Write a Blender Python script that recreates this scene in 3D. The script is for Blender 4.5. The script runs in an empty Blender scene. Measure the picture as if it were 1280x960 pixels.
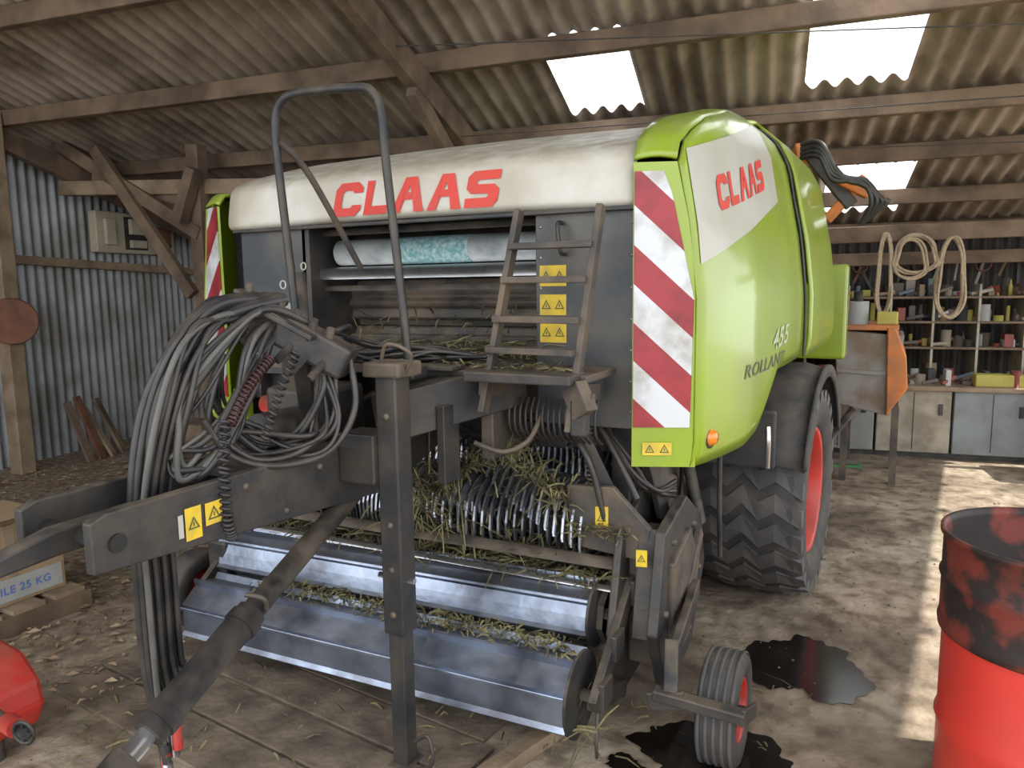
import bpy, math, random
from mathutils import Vector, Matrix
random.seed(7)
SC=bpy.context.scene
COL=SC.collection
FR=Matrix.Identity(4)
BARN=Matrix.Rotation(math.radians(8),4,'Z')
XC=-1.70
# ---------------------------------------------------------------- materials
def mat(name,col,rough=.5,metal=0,col2=None,var=.5,scale=6,bump=0,bscale=40,coat=0,detail=6,lo=.4,hi=.65,dust=0,dcol=(.22,.17,.12)):
    m=bpy.data.materials.new(name); m.use_nodes=True
    nt=m.node_tree; N=nt.nodes; L=nt.links
    b=N['Principled BSDF']
    b.inputs['Roughness'].default_value=rough; b.inputs['Metallic'].default_value=metal
    if coat: b.inputs['Coat Weight'].default_value=coat; b.inputs['Coat Roughness'].default_value=.1
    if col2 is None: col2=tuple(c*.7 for c in col)
    tc=N.new('ShaderNodeTexCoord'); no=N.new('ShaderNodeTexNoise')
    no.inputs['Scale'].default_value=scale; no.inputs['Detail'].default_value=detail
    L.new(tc.outputs['Object'],no.inputs['Vector'])
    rp=N.new('ShaderNodeValToRGB'); rp.color_ramp.elements[0].position=lo; rp.color_ramp.elements[1].position=hi
    rp.color_ramp.elements[0].color=(0,0,0,1); rp.color_ramp.elements[1].color=(var,var,var,1)
    L.new(no.outputs['Fac'],rp.inputs['Fac'])
    mx=N.new('ShaderNodeMixRGB'); mx.inputs[1].default_value=(*col,1); mx.inputs[2].default_value=(*col2,1)
    L.new(rp.outputs['Color'],mx.inputs['Fac']); out=mx.outputs['Color']
    if dust:
        # settled dust: more on upward facing surfaces, broken up by noise
        ge=N.new('ShaderNodeNewGeometry'); sp=N.new('ShaderNodeSeparateXYZ'); L.new(ge.outputs['Normal'],sp.inputs[0])
        mr=N.new('ShaderNodeMapRange'); mr.inputs[1].default_value=.1; mr.inputs[2].default_value=.9; mr.inputs[3].default_value=.12; mr.inputs[4].default_value=1; L.new(sp.outputs['Z'],mr.inputs[0])
        nd=N.new('ShaderNodeTexNoise'); nd.inputs['Scale'].default_value=11; nd.inputs['Detail'].default_value=12; L.new(tc.outputs['Object'],nd.inputs['Vector'])
        rd=N.new('ShaderNodeMapRange'); rd.inputs[1].default_value=.36; rd.inputs[2].default_value=.62; L.new(nd.outputs['Fac'],rd.inputs[0])
        mm=N.new('ShaderNodeMath'); mm.operation='MULTIPLY'; L.new(mr.outputs[0],mm.inputs[0]); L.new(rd.outputs[0],mm.inputs[1])
        m2=N.new('ShaderNodeMath'); m2.operation='MULTIPLY'; m2.inputs[1].default_value=dust; L.new(mm.outputs[0],m2.inputs[0])
        md=N.new('ShaderNodeMixRGB'); md.inputs[2].default_value=(*dcol,1); L.new(m2.outputs[0],md.inputs[0]); L.new(out,md.inputs[1]); out=md.outputs[0]
        ra=N.new('ShaderNodeMapRange'); ra.inputs[3].default_value=rough; ra.inputs[4].default_value=.9; L.new(m2.outputs[0],ra.inputs[0]); L.new(ra.outputs[0],b.inputs['Roughness'])
    L.new(out,b.inputs['Base Color'])
    if bump:
        n2=N.new('ShaderNodeTexNoise'); n2.inputs['Scale'].default_value=bscale; n2.inputs['Detail'].default_value=4
        L.new(tc.outputs['Object'],n2.inputs['Vector'])
        bp=N.new('ShaderNodeBump'); bp.inputs['Strength'].default_value=bump; bp.inputs['Distance'].default_value=.02
        L.new(n2.outputs['Fac'],bp.inputs['Height']); L.new(bp.outputs['Normal'],b.inputs['Normal'])
    return m
GREEN=mat('green_paint',(.245,.355,.010),.33,0,(.22,.28,.03),.7,2.5,coat=.4,detail=12,dust=.4,dcol=(.30,.30,.14))
WHITE=mat('white_paint',(.58,.57,.52),.5,0,(.40,.36,.28),.85,3.0,coat=.05,detail=12,dust=.85,dcol=(.36,.31,.23))
DECAL=mat('decal_white',(.46,.46,.41),.45,0,(.37,.36,.29),.8,3.0,coat=.1,detail=12)
RED=mat('red_paint',(.50,.03,.02),.4,0,(.25,.03,.02),.6,5,dust=.3)
REDTXT=mat('red_lettering',(.58,.045,.028),.5,0,(.48,.06,.045),.6,8)
DARKTXT=mat('dark_lettering',(.07,.09,.04),.45)
PALETXT=mat('pale_lettering',(.40,.45,.30),.5)
PANEL=mat('grey_panel',(.050,.057,.066),.45,.4,(.12,.11,.095),.7,5,detail=12,dust=.5)
DARK=mat('dark_steel',(.028,.030,.034),.48,.3,(.075,.063,.05),.75,7,bump=.1,detail=12,dust=.55)
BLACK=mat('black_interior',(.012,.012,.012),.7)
DUSTY=mat('dusty_steel',(.050,.047,.045),.6,.2,(.15,.112,.078),.9,6,bump=.15,detail=12,dust=.65)
RUBBER=mat('tyre_rubber',(.028,.028,.030),.75,0,(.07,.06,.05),.6,9,bump=.1,dust=.3)
TREAD=mat('tyre_tread',(.060,.061,.065),.7,0,(.11,.095,.08),.7,9,bump=.1)
HOSE=mat('hose_rubber',(.017,.017,.020),.40,0,(.06,.052,.043),.6,10,dust=.22)
HOSEG=mat('grey_hose',(.10,.10,.095),.5,0,(.05,.046,.04),.6,10,dust=.3)
GALV=mat('worn_steel',(.36,.42,.54),.28,.85,(.08,.09,.12),.9,4,bump=.08,bscale=25,detail=12,dust=.4)
STEEL=mat('bright_steel',(.55,.55,.57),.28,.9,(.25,.23,.2),.6,8)
TINE=mat('polished_tine',(.50,.53,.60),.28,.85,(.13,.13,.15),.75,9,detail=10)
YEL=mat('yellow_sticker',(.72,.50,.03),.5,0,(.42,.32,.06),.6,20)
HAY=mat('hay',(.25,.22,.105),.9,0,(.09,.075,.035),1,14,lo=.35,hi=.6)
WOOD=mat('timber',(.19,.13,.085),.8,0,(.08,.055,.038),.9,4,bump=.3,bscale=30,detail=10)
WOODL=mat('pale_timber',(.31,.23,.15),.8,0,(.16,.11,.07),.9,5,bump=.3,bscale=30,detail=10)
PLANK=mat('worn_plank',(.20,.155,.11),.9,0,(.09,.068,.05),1,6,bump=.5,bscale=22,detail=12)
RUST=mat('rust',(.20,.085,.05),.8,.1,(.10,.05,.035),.8,8,bump=.2)
ORANGE=mat('orange_paint',(.60,.18,.03),.5,0,(.25,.11,.05),.8,6,detail=10)
ROPE=mat('rope',(.40,.32,.22),.9,0,(.25,.20,.13),.6,40)
CARD=mat('cardboard',(.36,.25,.15),.8,0,(.28,.19,.11),.6,6)
CREAM=mat('cream_paint',(.38,.34,.26),.6,0,(.20,.17,.125),.9,6,detail=10)
TEAL=mat('teal_net',(.14,.30,.31),.6,0,(.40,.50,.50),1,60)
WRAP=mat('white_wrap',(.46,.48,.47),.35,.2,(.22,.25,.26),.8,12)
AMBER=mat('amber_lens',(.8,.22,.02),.2,coat=.5)
BLUE=mat('blue_print',(.10,.2,.5),.6)
OIL=mat('oil',(.010,.007,.006),.16,0,(.02,.015,.011),.7)
LEAF=mat('leaf_litter',(.20,.125,.07),.9,0,(.42,.32,.20),1,3)
# ---------------------------------------------------------------- mesh helpers
def grp(name):
    e=bpy.data.objects.new(name,None); COL.objects.link(e); e.empty_display_size=.1; return e
def mk(name,verts,faces,m,parent=None,smooth=False,bev=0):
    me=bpy.data.meshes.new(name)
    me.from_pydata([tuple(FR@Vector(v)) for v in verts],[],faces); me.update()
    me.materials.append(m)
    if smooth:
        for p in me.polygons: p.use_smooth=True
    o=bpy.data.objects.new(name,me); COL.objects.link(o)
    if parent: o.parent=parent
    if bev:
        md=o.modifiers.new('b','BEVEL'); md.width=bev; md.segments=2; md.limit_method='ANGLE'
    return o
BF=[(0,1,3,2),(4,6,7,5),(0,4,5,1),(2,3,7,6),(0,2,6,4),(1,5,7,3)]
def box(name,a,b,m,parent=None,bev=0):
    v=[(x,y,z) for x in (a[0],b[0]) for y in (a[1],b[1]) for z in (a[2],b[2])]
    return mk(name,v,BF,m,parent,bev=bev)
def frame(p1,p2,up=(0,0,1)):
    p1=Vector(p1);p2=Vector(p2); d=(p2-p1).normalized(); u=Vector(up)
    if abs(d.dot(u))>.98: u=Vector((0,1,0))
    s=d.cross(u).normalized(); u=s.cross(d).normalized(); return d,s,u
def beam(name,p1,p2,w,h,m,parent=None,bev=0,up=(0,0,1)):
    d,s,u=frame(p1,p2,up); v=[]
    for p in (Vector(p1),Vector(p2)):
        for a in (-.5,.5):
            for b in (-.5,.5): v.append(p+s*w*a+u*h*b)
    return mk(name,v,BF,m,parent,bev=bev)
def lathe(name,prof,c,axis,m,parent=None,seg=40,smooth=True):
    c=Vector(c); d,s,u=frame((0,0,0),axis); v=[];f=[]
    n=len(prof)
    for i in range(seg):
        t=2*math.pi*i/seg; e=s*math.cos(t)+u*math.sin(t)
        for r,h in prof: v.append(c+e*r+d*h)
    for i in range(seg):
        j=(i+1)%seg
        for k in range(n-1): f.append((i*n+k,i*n+k+1,j*n+k+1,j*n+k))
    return mk(name,v,f,m,parent,smooth)
def cyl(name,p1,p2,r,m,parent=None,seg=20,r2=None):
    L=(Vector(p2)-Vector(p1)).length; r2=r if r2 is None else r2
    o=lathe(name,[(0.0005,0),(r,0),(r,0),(r2,L),(r2,L),(0.0005,L)],p1,Vector(p2)-Vector(p1),m,parent,seg,False)
    for p in o.data.polygons:
        if abs(p.normal.dot((FR.to_3x3()@(Vector(p2)-Vector(p1))).normalized()))<.7: p.use_smooth=True
    return o
def prism(name,pts,axis,a,b,m,parent=None,bev=0):
    def P(p,t): return {'x':(t,p[0],p[1]),'y':(p[0],t,p[1]),'z':(p[0],p[1],t)}[axis]
    n=len(pts); v=[P(p,a) for p in pts]+[P(p,b) for p in pts]
    f=[tuple(range(n)),tuple(range(2*n-1,n-1,-1))]+[(i,i+n,(i+1)%n+n,(i+1)%n) for i in range(n)]
    return mk(name,v,f,m,parent,bev=bev)
def cat(pts,n=8,cyc=False):
    P=[Vector(p) for p in pts]; out=[]; N=len(P)
    rng=range(N) if cyc else range(N-1)
    for i in rng:
        g=(lambda k:P[k%N]) if cyc else (lambda k:P[max(0,min(N-1,k))])
        a,b,c,d=g(i-1),g(i),g(i+1),g(i+2)
        for k in range(n):
            t=k/n
            out.append(.5*((2*b)+(c-a)*t+(2*a-5*b+4*c-d)*t*t+(3*b-a-3*c+d)*t**3))
    if not cyc: out.append(P[-1])
    return out
def tube(name,pts,r,m,parent=None,cyc=False,smooth=True,n=8):
    P=cat(pts,n,cyc) if smooth else [Vector(p) for p in pts]
    cu=bpy.data.curves.new(name,'CURVE'); cu.dimensions='3D'; cu.bevel_depth=r; cu.bevel_resolution=3; cu.use_fill_caps=True
    s=cu.splines.new('POLY'); s.points.add(len(P)-1); s.use_cyclic_u=cyc
    for i,p in enumerate(P):
        q=FR@p; s.points[i].co=(q.x,q.y,q.z,1)
    s.use_smooth=True
    cu.materials.append(m); o=bpy.data.objects.new(name,cu); COL.objects.link(o)
    if parent:o.parent=parent
    return o
def grid(name,fn,nu,nv,m,parent=None,smooth=True,thick=0):
    v=[fn(i/(nu-1),j/(nv-1)) for i in range(nu) for j in range(nv)]
    f=[(i*nv+j,(i+1)*nv+j,(i+1)*nv+j+1,i*nv+j+1) for i in range(nu-1) for j in range(nv-1)]
    o=mk(name,v,f,m,parent,smooth)
    if thick:
        md=o.modifiers.new('s','SOLIDIFY'); md.thickness=thick; md.offset=0
    return o
def text(name,body,fn,m,parent=None,bold=.03,shear=0):
    cu=bpy.data.curves.new(name+'_c','FONT'); cu.body=body; cu.offset=bold; cu.shear=shear; cu.resolution_u=4
    cu.space_character=1.08
    o=bpy.data.objects.new(name+'_t',cu); COL.objects.link(o)
    dg=bpy.context.evaluated_depsgraph_get(); me=bpy.data.meshes.new_from_object(o.evaluated_get(dg))
    bpy.data.objects.remove(o)
    xs=[q.co.x for q in me.vertices]; ys=[q.co.y for q in me.vertices]
    x0,x1,y0,y1=min(xs),max(xs),min(ys),max(ys)
    for q in me.vertices:
        q.co=FR@Vector(fn((q.co.x-x0)/(x1-x0),(q.co.y-y0)/(y1-y0)))
    me.materials.clear(); me.materials.append(m); me.name=name
    ob=bpy.data.objects.new(name,me); COL.objects.link(ob)
    if parent: ob.parent=parent
    return ob
# block capitals, heavy and wide (outlines with u,v in 0..1 of each letter cell)
def block_text(name,body,fn,m,parent):
    G={'C':[[(1,.68),(.68,.68),(.62,.76),(.34,.76),(.27,.68),(.27,.32),(.34,.24),(.62,.24),(.68,.32),(1,.32),(1,.18),(.80,0),(.18,0),(0,.2),(0,.8),(.18,1),(.80,1),(1,.82)]],
       'L':[[(0,0),(0,1),(.30,1),(.30,.25),(.95,.25),(.95,0)]],
       'A':[[(0,0),(.33,1),(.50,1),(.50,.76),(.44,.56),(.50,.56),(.50,.36),(.38,.36),(.28,0)],[(.50,1),(.69,1),(1.02,0),(.72,0),(.64,.36),(.50,.36),(.50,.56),(.57,.56),(.50,.76)]],
       'S':[[(0,0),(0,.26),(.64,.26),(.70,.31),(.66,.37),(.16,.38),(0,.52),(0,.84),(.16,1),(.98,1),(.98,.75),(.36,.75),(.30,.70),(.34,.63),(.84,.62),(1,.48),(1,.16),(.84,0)]]}
    W={'C':1,'L':.85,'A':1.08,'S':1}; gap=.12
    tot=sum(W[c] for c in body)+gap*(len(body)-1); x=0; V=[];F=[]
    for ch in body:
        for pl in G[ch]:
            k=len(V)
            for a,b in pl: V.append(fn((x+a*W[ch])/tot,b))
            F.append(tuple(range(k,k+len(pl))))
        x+=W[ch]+gap
    return mk(name,V,F,m,parent)
def straws(name,n,fn,m,parent=None,l=(.05,.16),w=.003,flat=.3):
    v=[];f=[]
    for i in range(n):
        p=Vector(fn()); a=random.uniform(0,6.28); e=random.uniform(-flat,flat)
        d=Vector((math.cos(a)*math.cos(e),math.sin(a)*math.cos(e),math.sin(e)))*random.uniform(*l)
        s=d.cross(Vector((0,0,1))).normalized()*w; s.z+=random.uniform(-w,w)
        k=len(v); mid=p+d*.5+Vector((0,0,random.uniform(0,.015)))
        v+=[p-s,p+s,mid+s,mid-s,p+d+s*.6,p+d-s*.6]; f+=[(k,k+1,k+2,k+3),(k+3,k+2,k+4,k+5)]
    return mk(name,v,f,m,parent)
def interp(t,T):
    if t<=T[0][0]: return T[0][1]
    for (a,b),(c,d) in zip(T,T[1:]):
        if t<=c:
            k=(t-a)/(c-a); return b+(d-b)*k
    return T[-1][1]
def sticker(name,c,u,v,w,h,n,parent):
    c=Vector(c);u=Vector(u).normalized();v=Vector(v).normalized(); nn=u.cross(v)*.002
    mk(name,[c-u*w/2-v*h/2,c+u*w/2-v*h/2,c+u*w/2+v*h/2,c-u*w/2+v*h/2],[(0,1,2,3)],YEL,parent)
    V=[];F=[]
    for i in range(n):
        q=c+u*w*((i+.5)/n-.5)+nn; s=min(h,w/n)*.36
        A=[-u*s-v*s*.8,u*s-v*s*.8,v*s]; cen=(A[0]+A[1]+A[2])/3; k=len(V)
        V+=[q+a for a in A]+[q+cen+(a-cen)*.68 for a in A]
        F+=[(k,k+1,k+4,k+3),(k+1,k+2,k+5,k+4),(k+2,k,k+3,k+5)]
        k=len(V); V+=[q+cen-u*s*.08-v*s*.22,q+cen+u*s*.08-v*s*.22,q+cen+u*s*.1+v*s*.35,q+cen-u*s*.1+v*s*.35]; F.append((k,k+1,k+2,k+3))
    mk(name+'_symbol',V,F,DARKTXT,parent)
# ---------------------------------------------------------------- BALER
BAL=grp('round_baler')
SX=[(2.50,-.590),(2.6,-.555),(2.75,-.52),(3.0,-.475),(3.6,-.41),(4.2,-.37),(5.0,-.35),(5.4,-.42),(5.7,-.6)]
SZ=[(0,0),(1.55,0),(1.8,-.03),(2.0,-.07),(2.15,-.10),(2.27,-.16),(2.36,-.26),(2.5,-.42)]
def sx(y,z): return interp(y,SX)+interp(z,SZ)
ZB=[(2.52,.97),(2.95,.965),(3.15,1.0),(3.3,1.1),(3.45,1.22),(4.3,1.24),(5.0,1.25),(5.5,1.5),(5.7,1.7)]
ZT=[(2.52,2.0),(2.56,2.07),(2.65,2.13),(2.8,2.19),(3.2,2.29),(3.6,2.345),(3.95,2.36)]
ZT2=[(3.92,2.37),(4.2,2.44),(4.5,2.46),(4.8,2.42),(5.1,2.3),(5.4,2.1),(5.7,1.8)]
GAP=.10
def mir_x(x): return 2*XC-x-GAP
def side(name,y0,y1,zt,off=0,mirror=False,nu=26):
    def fn(u,v):
        y=y0+(y1-y0)*u; zb=interp(y,ZB); z=zb+(interp(y,zt)-zb)*v
        x=sx(y,z)+off
        if v<.06: x-=.02*(1-v/.06)
        if mirror: x=mir_x(x); z-=(.07+.6*min(1,u*3))*max(0,v-.6)
        return (x,y,z)
    return grid(name,fn,nu,24,GREEN,BAL,True,.012)
side('side_panel_right',2.52,3.9,ZT)
side('tailgate_panel_right',3.93,5.7,ZT2,off=.03)
side('side_panel_left',2.52,3.9,ZT,mirror=True)
side('tailgate_panel_left',3.93,5.7,ZT2,off=.03,mirror=True)
YI=2.448; SW=.40
def fy(x): return YI+(x+.785)*SW
for mir in (False,True):
    mm=mir_x if mir else (lambda x:x)
    t='left' if mir else 'right'
    dz=-.07 if mir else 0
    def fn(u,v):
        z=.97+(2.0-.97)*v; x=-.785+(sx(2.52,z)+.785)*u; return (mm(x),fy(x)+.002,z+dz*max(0,v-.6))
    grid('front_surround_'+t,fn,4,12,GREEN,BAL,False,.010)
    def fn(u,v):
        s=v**1.6; xi=-.785
        y=2.525+(3.9-2.525)*s; z=interp(y,ZT); xo=sx(y,z); x=xi+(xo-xi)*u
        yy=y-(1-s)*(.20-(x+.785))*SW*.9
        return (mm(x),yy,z+.01*math.sin(u*math.pi)-((.03+.24*min(1,s*3)) if mir else 0))
    grid('cap_'+t,fn,6,20,GREEN,BAL,True,.012)
    def fn(u,v):
        y=3.93+(5.7-3.93)*v; z=interp(y,ZT2); xi=-1.0; xo=sx(y,z)+.03
        return (mm(xi+(xo-xi)*u),y,z+.02*math.sin(u*math.pi)-(.28 if mir else 0))
    grid('tailgate_cap_'+t,fn,6,20,GREEN,BAL,True,.012)
def stripe_mat(name,sg,off):
    m=bpy.data.materials.new(name); m.use_nodes=True; nt=m.node_tree;N=nt.nodes;L=nt.links;b=N['Principled BSDF']
    b.inputs['Roughness'].default_value=.4
    tc=N.new('ShaderNodeTexCoord'); sp=N.new('ShaderNodeSeparateXYZ'); L.new(tc.outputs['Object'],sp.inputs[0])
    mu=N.new('ShaderNodeMath'); mu.operation='MULTIPLY'; mu.inputs[1].default_value=sg; L.new(sp.outputs['X'],mu.inputs[0])
    ad=N.new('ShaderNodeMath'); ad.operation='ADD'; L.new(mu.outputs[0],ad.inputs[0]); L.new(sp.outputs['Z'],ad.inputs[1])
    a2=N.new('ShaderNodeMath'); a2.operation='ADD'; a2.inputs[1].default_value=off+26; L.new(ad.outputs[0],a2.inputs[0])
    dv=N.new('ShaderNodeMath'); dv.operation='DIVIDE'; dv.inputs[1].default_value=.26; L.new(a2.outputs[0],dv.inputs[0])
    fr=N.new('ShaderNodeMath'); fr.operation='FRACT'; L.new(dv.outputs[0],fr.inputs[0])
    gt=N.new('ShaderNodeMath'); gt.operation='GREATER_THAN'; gt.inputs[1].default_value=.5; L.new(fr.outputs[0],gt.inputs[0])
    mx=N.new('ShaderNodeMixRGB'); mx.inputs[1].default_value=(.58,.60,.63,1); mx.inputs[2].default_value=(.30,.020,.030,1)
    L.new(gt.outputs[0],mx.inputs[0])
    n3=N.new('ShaderNodeTexNoise'); n3.inputs['Scale'].default_value=9; n3.inputs['Detail'].default_value=12; L.new(tc.outputs['Object'],n3.inputs['Vector'])
    r3=N.new('ShaderNodeValToRGB'); r3.color_ramp.elements[0].position=.38; r3.color_ramp.elements[0].color=(.62,.58,.52,1); r3.color_ramp.elements[1].position=.58; L.new(n3.outputs['Fac'],r3.inputs['Fac'])
    m3=N.new('ShaderNodeMixRGB'); m3.blend_type='MULTIPLY'; m3.inputs[0].default_value=1; L.new(mx.outputs[0],m3.inputs[1]); L.new(r3.outputs[0],m3.inputs[2])
    L.new(m3.outputs[0],b.inputs['Base Color'])
    no=N.new('ShaderNodeTexNoise'); no.inputs['Scale'].default_value=150; L.new(tc.outputs['Object'],no.inputs['Vector'])
    bp=N.new('ShaderNodeBump'); bp.inputs['Strength'].default_value=.15; L.new(no.outputs['Fac'],bp.inputs['Height']); L.new(bp.outputs[0],b.inputs['Normal'])
    return m
SR=stripe_mat('warning_stripes_right',1,(.95*.26-1.20)%.26)
SL=stripe_mat('warning_stripes_left',-1,(.95*.26-(1.97+2.63+GAP))%.26)
BP=[(-.778,1.11),(-.600,1.11),(-.592,1.55),(-.665,1.90),(-.69,1.97),(-.778,1.97)]
for t,mm,mt in (('right',lambda x:x,SR),('left',mir_x,SL)):
    n=len(BP); V=[(mm(x),fy(x)-.010,z) for x,z in BP]+[(mm(x),fy(x)-.002,z) for x,z in BP]
    mk('warning_board_'+t,V,[tuple(range(n)),tuple(range(2*n-1,n-1,-1))]+[(i,i+n,(i+1)%n+n,(i+1)%n) for i in range(n)],mt,BAL)
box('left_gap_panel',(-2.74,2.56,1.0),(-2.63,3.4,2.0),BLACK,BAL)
HP=[(2.50,1.865),(2.475,1.875),(2.468,1.90),(2.485,2.0),(2.50,2.035),(2.54,2.065),(2.65,2.105),(2.9,2.18),(3.2,2.255),(3.5,2.305),(3.9,2.33),(4.4,2.30)]
HPs=cat([(0,a,b) for a,b in HP],4)
def hood(u,v):
    k=v*(len(HPs)-1); i=min(int(k),len(HPs)-2); p=HPs[i].lerp(HPs[i+1],k-i)
    return (-2.67+1.885*u,p.y,p.z+.012*math.sin(math.pi*u))
grid('hood',hood,26,len(HPs),WHITE,BAL,True,.012)
prism('hood_side_left',[(p.y,p.z) for p in HPs]+[(4.4,1.9),(2.52,1.865)],'x',-2.672,-2.662,WHITE,BAL)
box('hood_lip',(-2.66,2.472,1.852),(-.79,2.50,1.866),DARK,BAL,.002)
def hm(u,v):
    z=1.885+.135*v; y=2.4655+(z-1.9)*.17-.006 if z>1.9 else 2.4595
    x=-2.07+.765*u+.018*v
    return (x,y-.004,z+.012*math.sin(math.pi*(x+2.67)/1.885)*.5)
block_text('brand_lettering_front','CLAAS',hm,REDTXT,BAL)
D=[(2.56,2.05),(3.55,2.30),(3.52,1.95),(2.545,1.665)]
def dec(u,v):
    a=Vector(D[3]).lerp(Vector(D[2]),u); b=Vector(D[0]).lerp(Vector(D[1]),u); p=a.lerp(b,v); return (sx(p.x,p.y)+.011,p.x,p.y)
grid('side_decal',dec,16,10,DECAL,BAL,True)
def st(u,v):
    y=2.72+.60*u+.01*v; z=1.85+.135*u+.125*v; return (sx(y,z)+.014,y,z)
block_text('brand_lettering_side','CLAAS',st,REDTXT,BAL)
def st(u,v):
    y=2.90+.60*u; z=1.235+.015*u+.052*v; return (sx(y,z)+.009,y,z)
text('model_lettering','ROLLANT',st,DARKTXT,BAL,.01,.25)
def st(u,v):
    y=3.28+.27*u; z=1.315+.02*u+.085*v; return (sx(y,z)+.009,y,z)
text('model_number','455',st,PALETXT,BAL,.02,.25)
lathe('indicator_lamp',[(0.001,.03),(.02,.026),(.03,.01),(.033,0)],(-.553,2.62,1.06),(1,-.25,0),AMBER,BAL,20)
lathe('indicator_lamp_bezel',[(.032,.008),(.040,.006),(.042,0)],(-.553,2.62,1.06),(1,-.25,0),DARK,BAL,20)
sticker('warning_sticker_a',(-.70,fy(-.70)-.012,1.035),(1,SW,0),(0,0,1),.10,.045,2,BAL)
tube('tailgate_seam',[(sx(3.915,z)+.012,3.915,z) for z in (1.24,1.5,1.8,2.0,2.15,2.27,2.34)],.007,DARK,BAL)
box('front_panel_right',(-1.17,2.50,1.09),(-.785,2.53,1.865),PANEL,BAL,.004)
box('front_panel_left',(-2.64,2.50,1.22),(-2.26,2.53,1.865),PANEL,BAL,.004)
for i in range(7):
    for x in (-.805,-1.15): 
        lathe('rivet',[(.001,.004),(.005,.003),(.006,0)],(x,2.5,1.15+i*.11),(0,-1,0),STEEL,BAL,8)
for k,zz in enumerate((1.635,1.53,1.43)):
    sticker('panel_sticker_%d'%k,(-1.10,2.497,zz),(1,0,0),(0,0,1),.105,.075,2,BAL)
text('left_panel_marks','000',lambda u,v:(-2.42+.14*u,2.497,1.60+.04*v),DECAL,BAL,.0)
text('left_panel_marks_b','0 0',lambda u,v:(-2.36+.10*u,2.497,1.68+.035*v),DECAL,BAL,.0)
prism('left_panel_outline',[(-2.43,1.46),(-2.30,1.46),(-2.30,1.54),(-2.40,1.54)],'y',2.494,2.497,mat('pale_mark',(.3,.3,.3)),BAL)
tube('panel_handle',[(-1.06,2.49,1.82),(-1.06,2.45,1.81),(-1.05,2.45,1.72),(-1.05,2.49,1.71)],.008,DARK,BAL)
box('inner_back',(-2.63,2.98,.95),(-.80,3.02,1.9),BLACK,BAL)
box('inner_side_left',(-2.64,2.53,1.1),(-2.60,3.0,1.86),PANEL,BAL)
box('inner_side_right',(-.83,2.53,1.1),(-.79,3.0,1.86),PANEL,BAL)
box('inner_left_wall',(-2.28,2.50,1.30),(-2.24,2.98,1.86),DARK,BAL)
prism('bale_chamber',[(3.0,.75),(3.1,.5),(3.8,.35),(4.8,.42),(5.4,.9),(5.5,1.5),(5.1,2.1),(4.4,2.26),(3.02,2.15)],'x',-2.56,-.84,DARK,BAL)
cyl('net_roll',(-2.2,2.66,1.755),(-1.19,2.66,1.755),.055,WRAP,BAL,28)
cyl('net_roll_print',(-1.86,2.66,1.755),(-1.52,2.66,1.755),.0565,TEAL,BAL,28)
cyl('net_upper_roll',(-2.24,2.80,1.80),(-1.18,2.80,1.80),.05,DARK,BAL,24)
cyl('net_tension_roll',(-2.24,2.58,1.665),(-1.18,2.58,1.665),.026,STEEL,BAL)
cyl('net_lower_bar',(-2.24,2.60,1.60),(-1.18,2.60,1.60),.012,DARK,BAL)
cyl('net_guide_bar',(-2.24,2.60,1.842),(-1.18,2.60,1.842),.015,DARK,BAL)
for i in range(3):
    def rf(u,v,i=i):
        t=v*2*math.pi; r=.10+.010*math.cos(t*10)
        return (-2.6+1.8*u,2.86+r*math.cos(t)-.02*i,1.53-.21*i+r*math.sin(t))
    grid('chamber_roller_%d'%i,rf,2,65,DUSTY,BAL,False)
straws('hay_inlet',520,lambda:(random.uniform(-1.9,-1.15),random.uniform(2.45,2.78),1.318+random.random()**2*.06),HAY,BAL)
straws('hay_roller',60,lambda:(random.uniform(-2.2,-1.2),2.745+random.uniform(-.01,.02),random.uniform(1.4,1.5)),HAY,BAL,flat=1)
box('platform',(-2.35,2.22,1.285),(-.86,2.72,1.31),DUSTY,BAL,.004)
beam('platform_board',(-1.72,2.20,1.32),(-1.34,2.22,1.32),.10,.015,DUSTY,BAL,.003)
beam('cross_beam',(-2.35,2.62,1.19),(-.84,2.62,1.19),.14,.16,DARK,BAL,.006)
beam('cross_beam_low',(-2.45,2.75,1.0),(-.84,2.75,1.0),.10,.10,DARK,BAL,.006)
for k in range(16):
    x=-1.22+.022*k; tube('comb_fin_%d'%k,[(x,2.40,1.20),(x,2.37,1.15),(x,2.38,1.08),(x,2.44,1.04)],.005,DARK,BAL,n=4)
# ladder
LB=[Vector((-1.235,2.2,1.29)),Vector((-.915,2.2,1.285))]; LT=[Vector((-1.165,2.36,1.86)),Vector((-.865,2.36,1.86))]
for i in range(2):
    lo=LB[i]+Vector((0,0,-.16 if i else -.12))
    beam('ladder_rail_%d'%i,lo,LT[i],.022,.045,DUSTY,BAL,.003,up=(0,1,0))
    beam('ladder_foot_%d'%i,LB[i]+Vector((0,.0,-.03)),LB[i]+Vector((0,.25,-.06)),.03,.06,DUSTY,BAL,.003)
for k,t in enumerate((.78,.58,.35,.17)):
    beam('ladder_step_%d'%k,LB[0].lerp(LT[0],t),LB[1].lerp(LT[1],t),.06,.022,DUSTY,BAL,.003)
box('ladder_bottom_step',(-1.27,2.13,1.285),(-.885,2.27,1.318),DARK,BAL,.005)
beam('ladder_bracket',(-.90,2.2,1.28),(-.85,2.18,1.19),.05,.08,DUSTY,BAL,.004)
box('ladder_hinge',(-.90,2.17,1.12),(-.85,2.22,1.24),DARK,BAL,.006)
cyl('ladder_pivot',(-.92,2.2,1.24),(-.83,2.2,1.24),.018,DUSTY,BAL,12)
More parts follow.
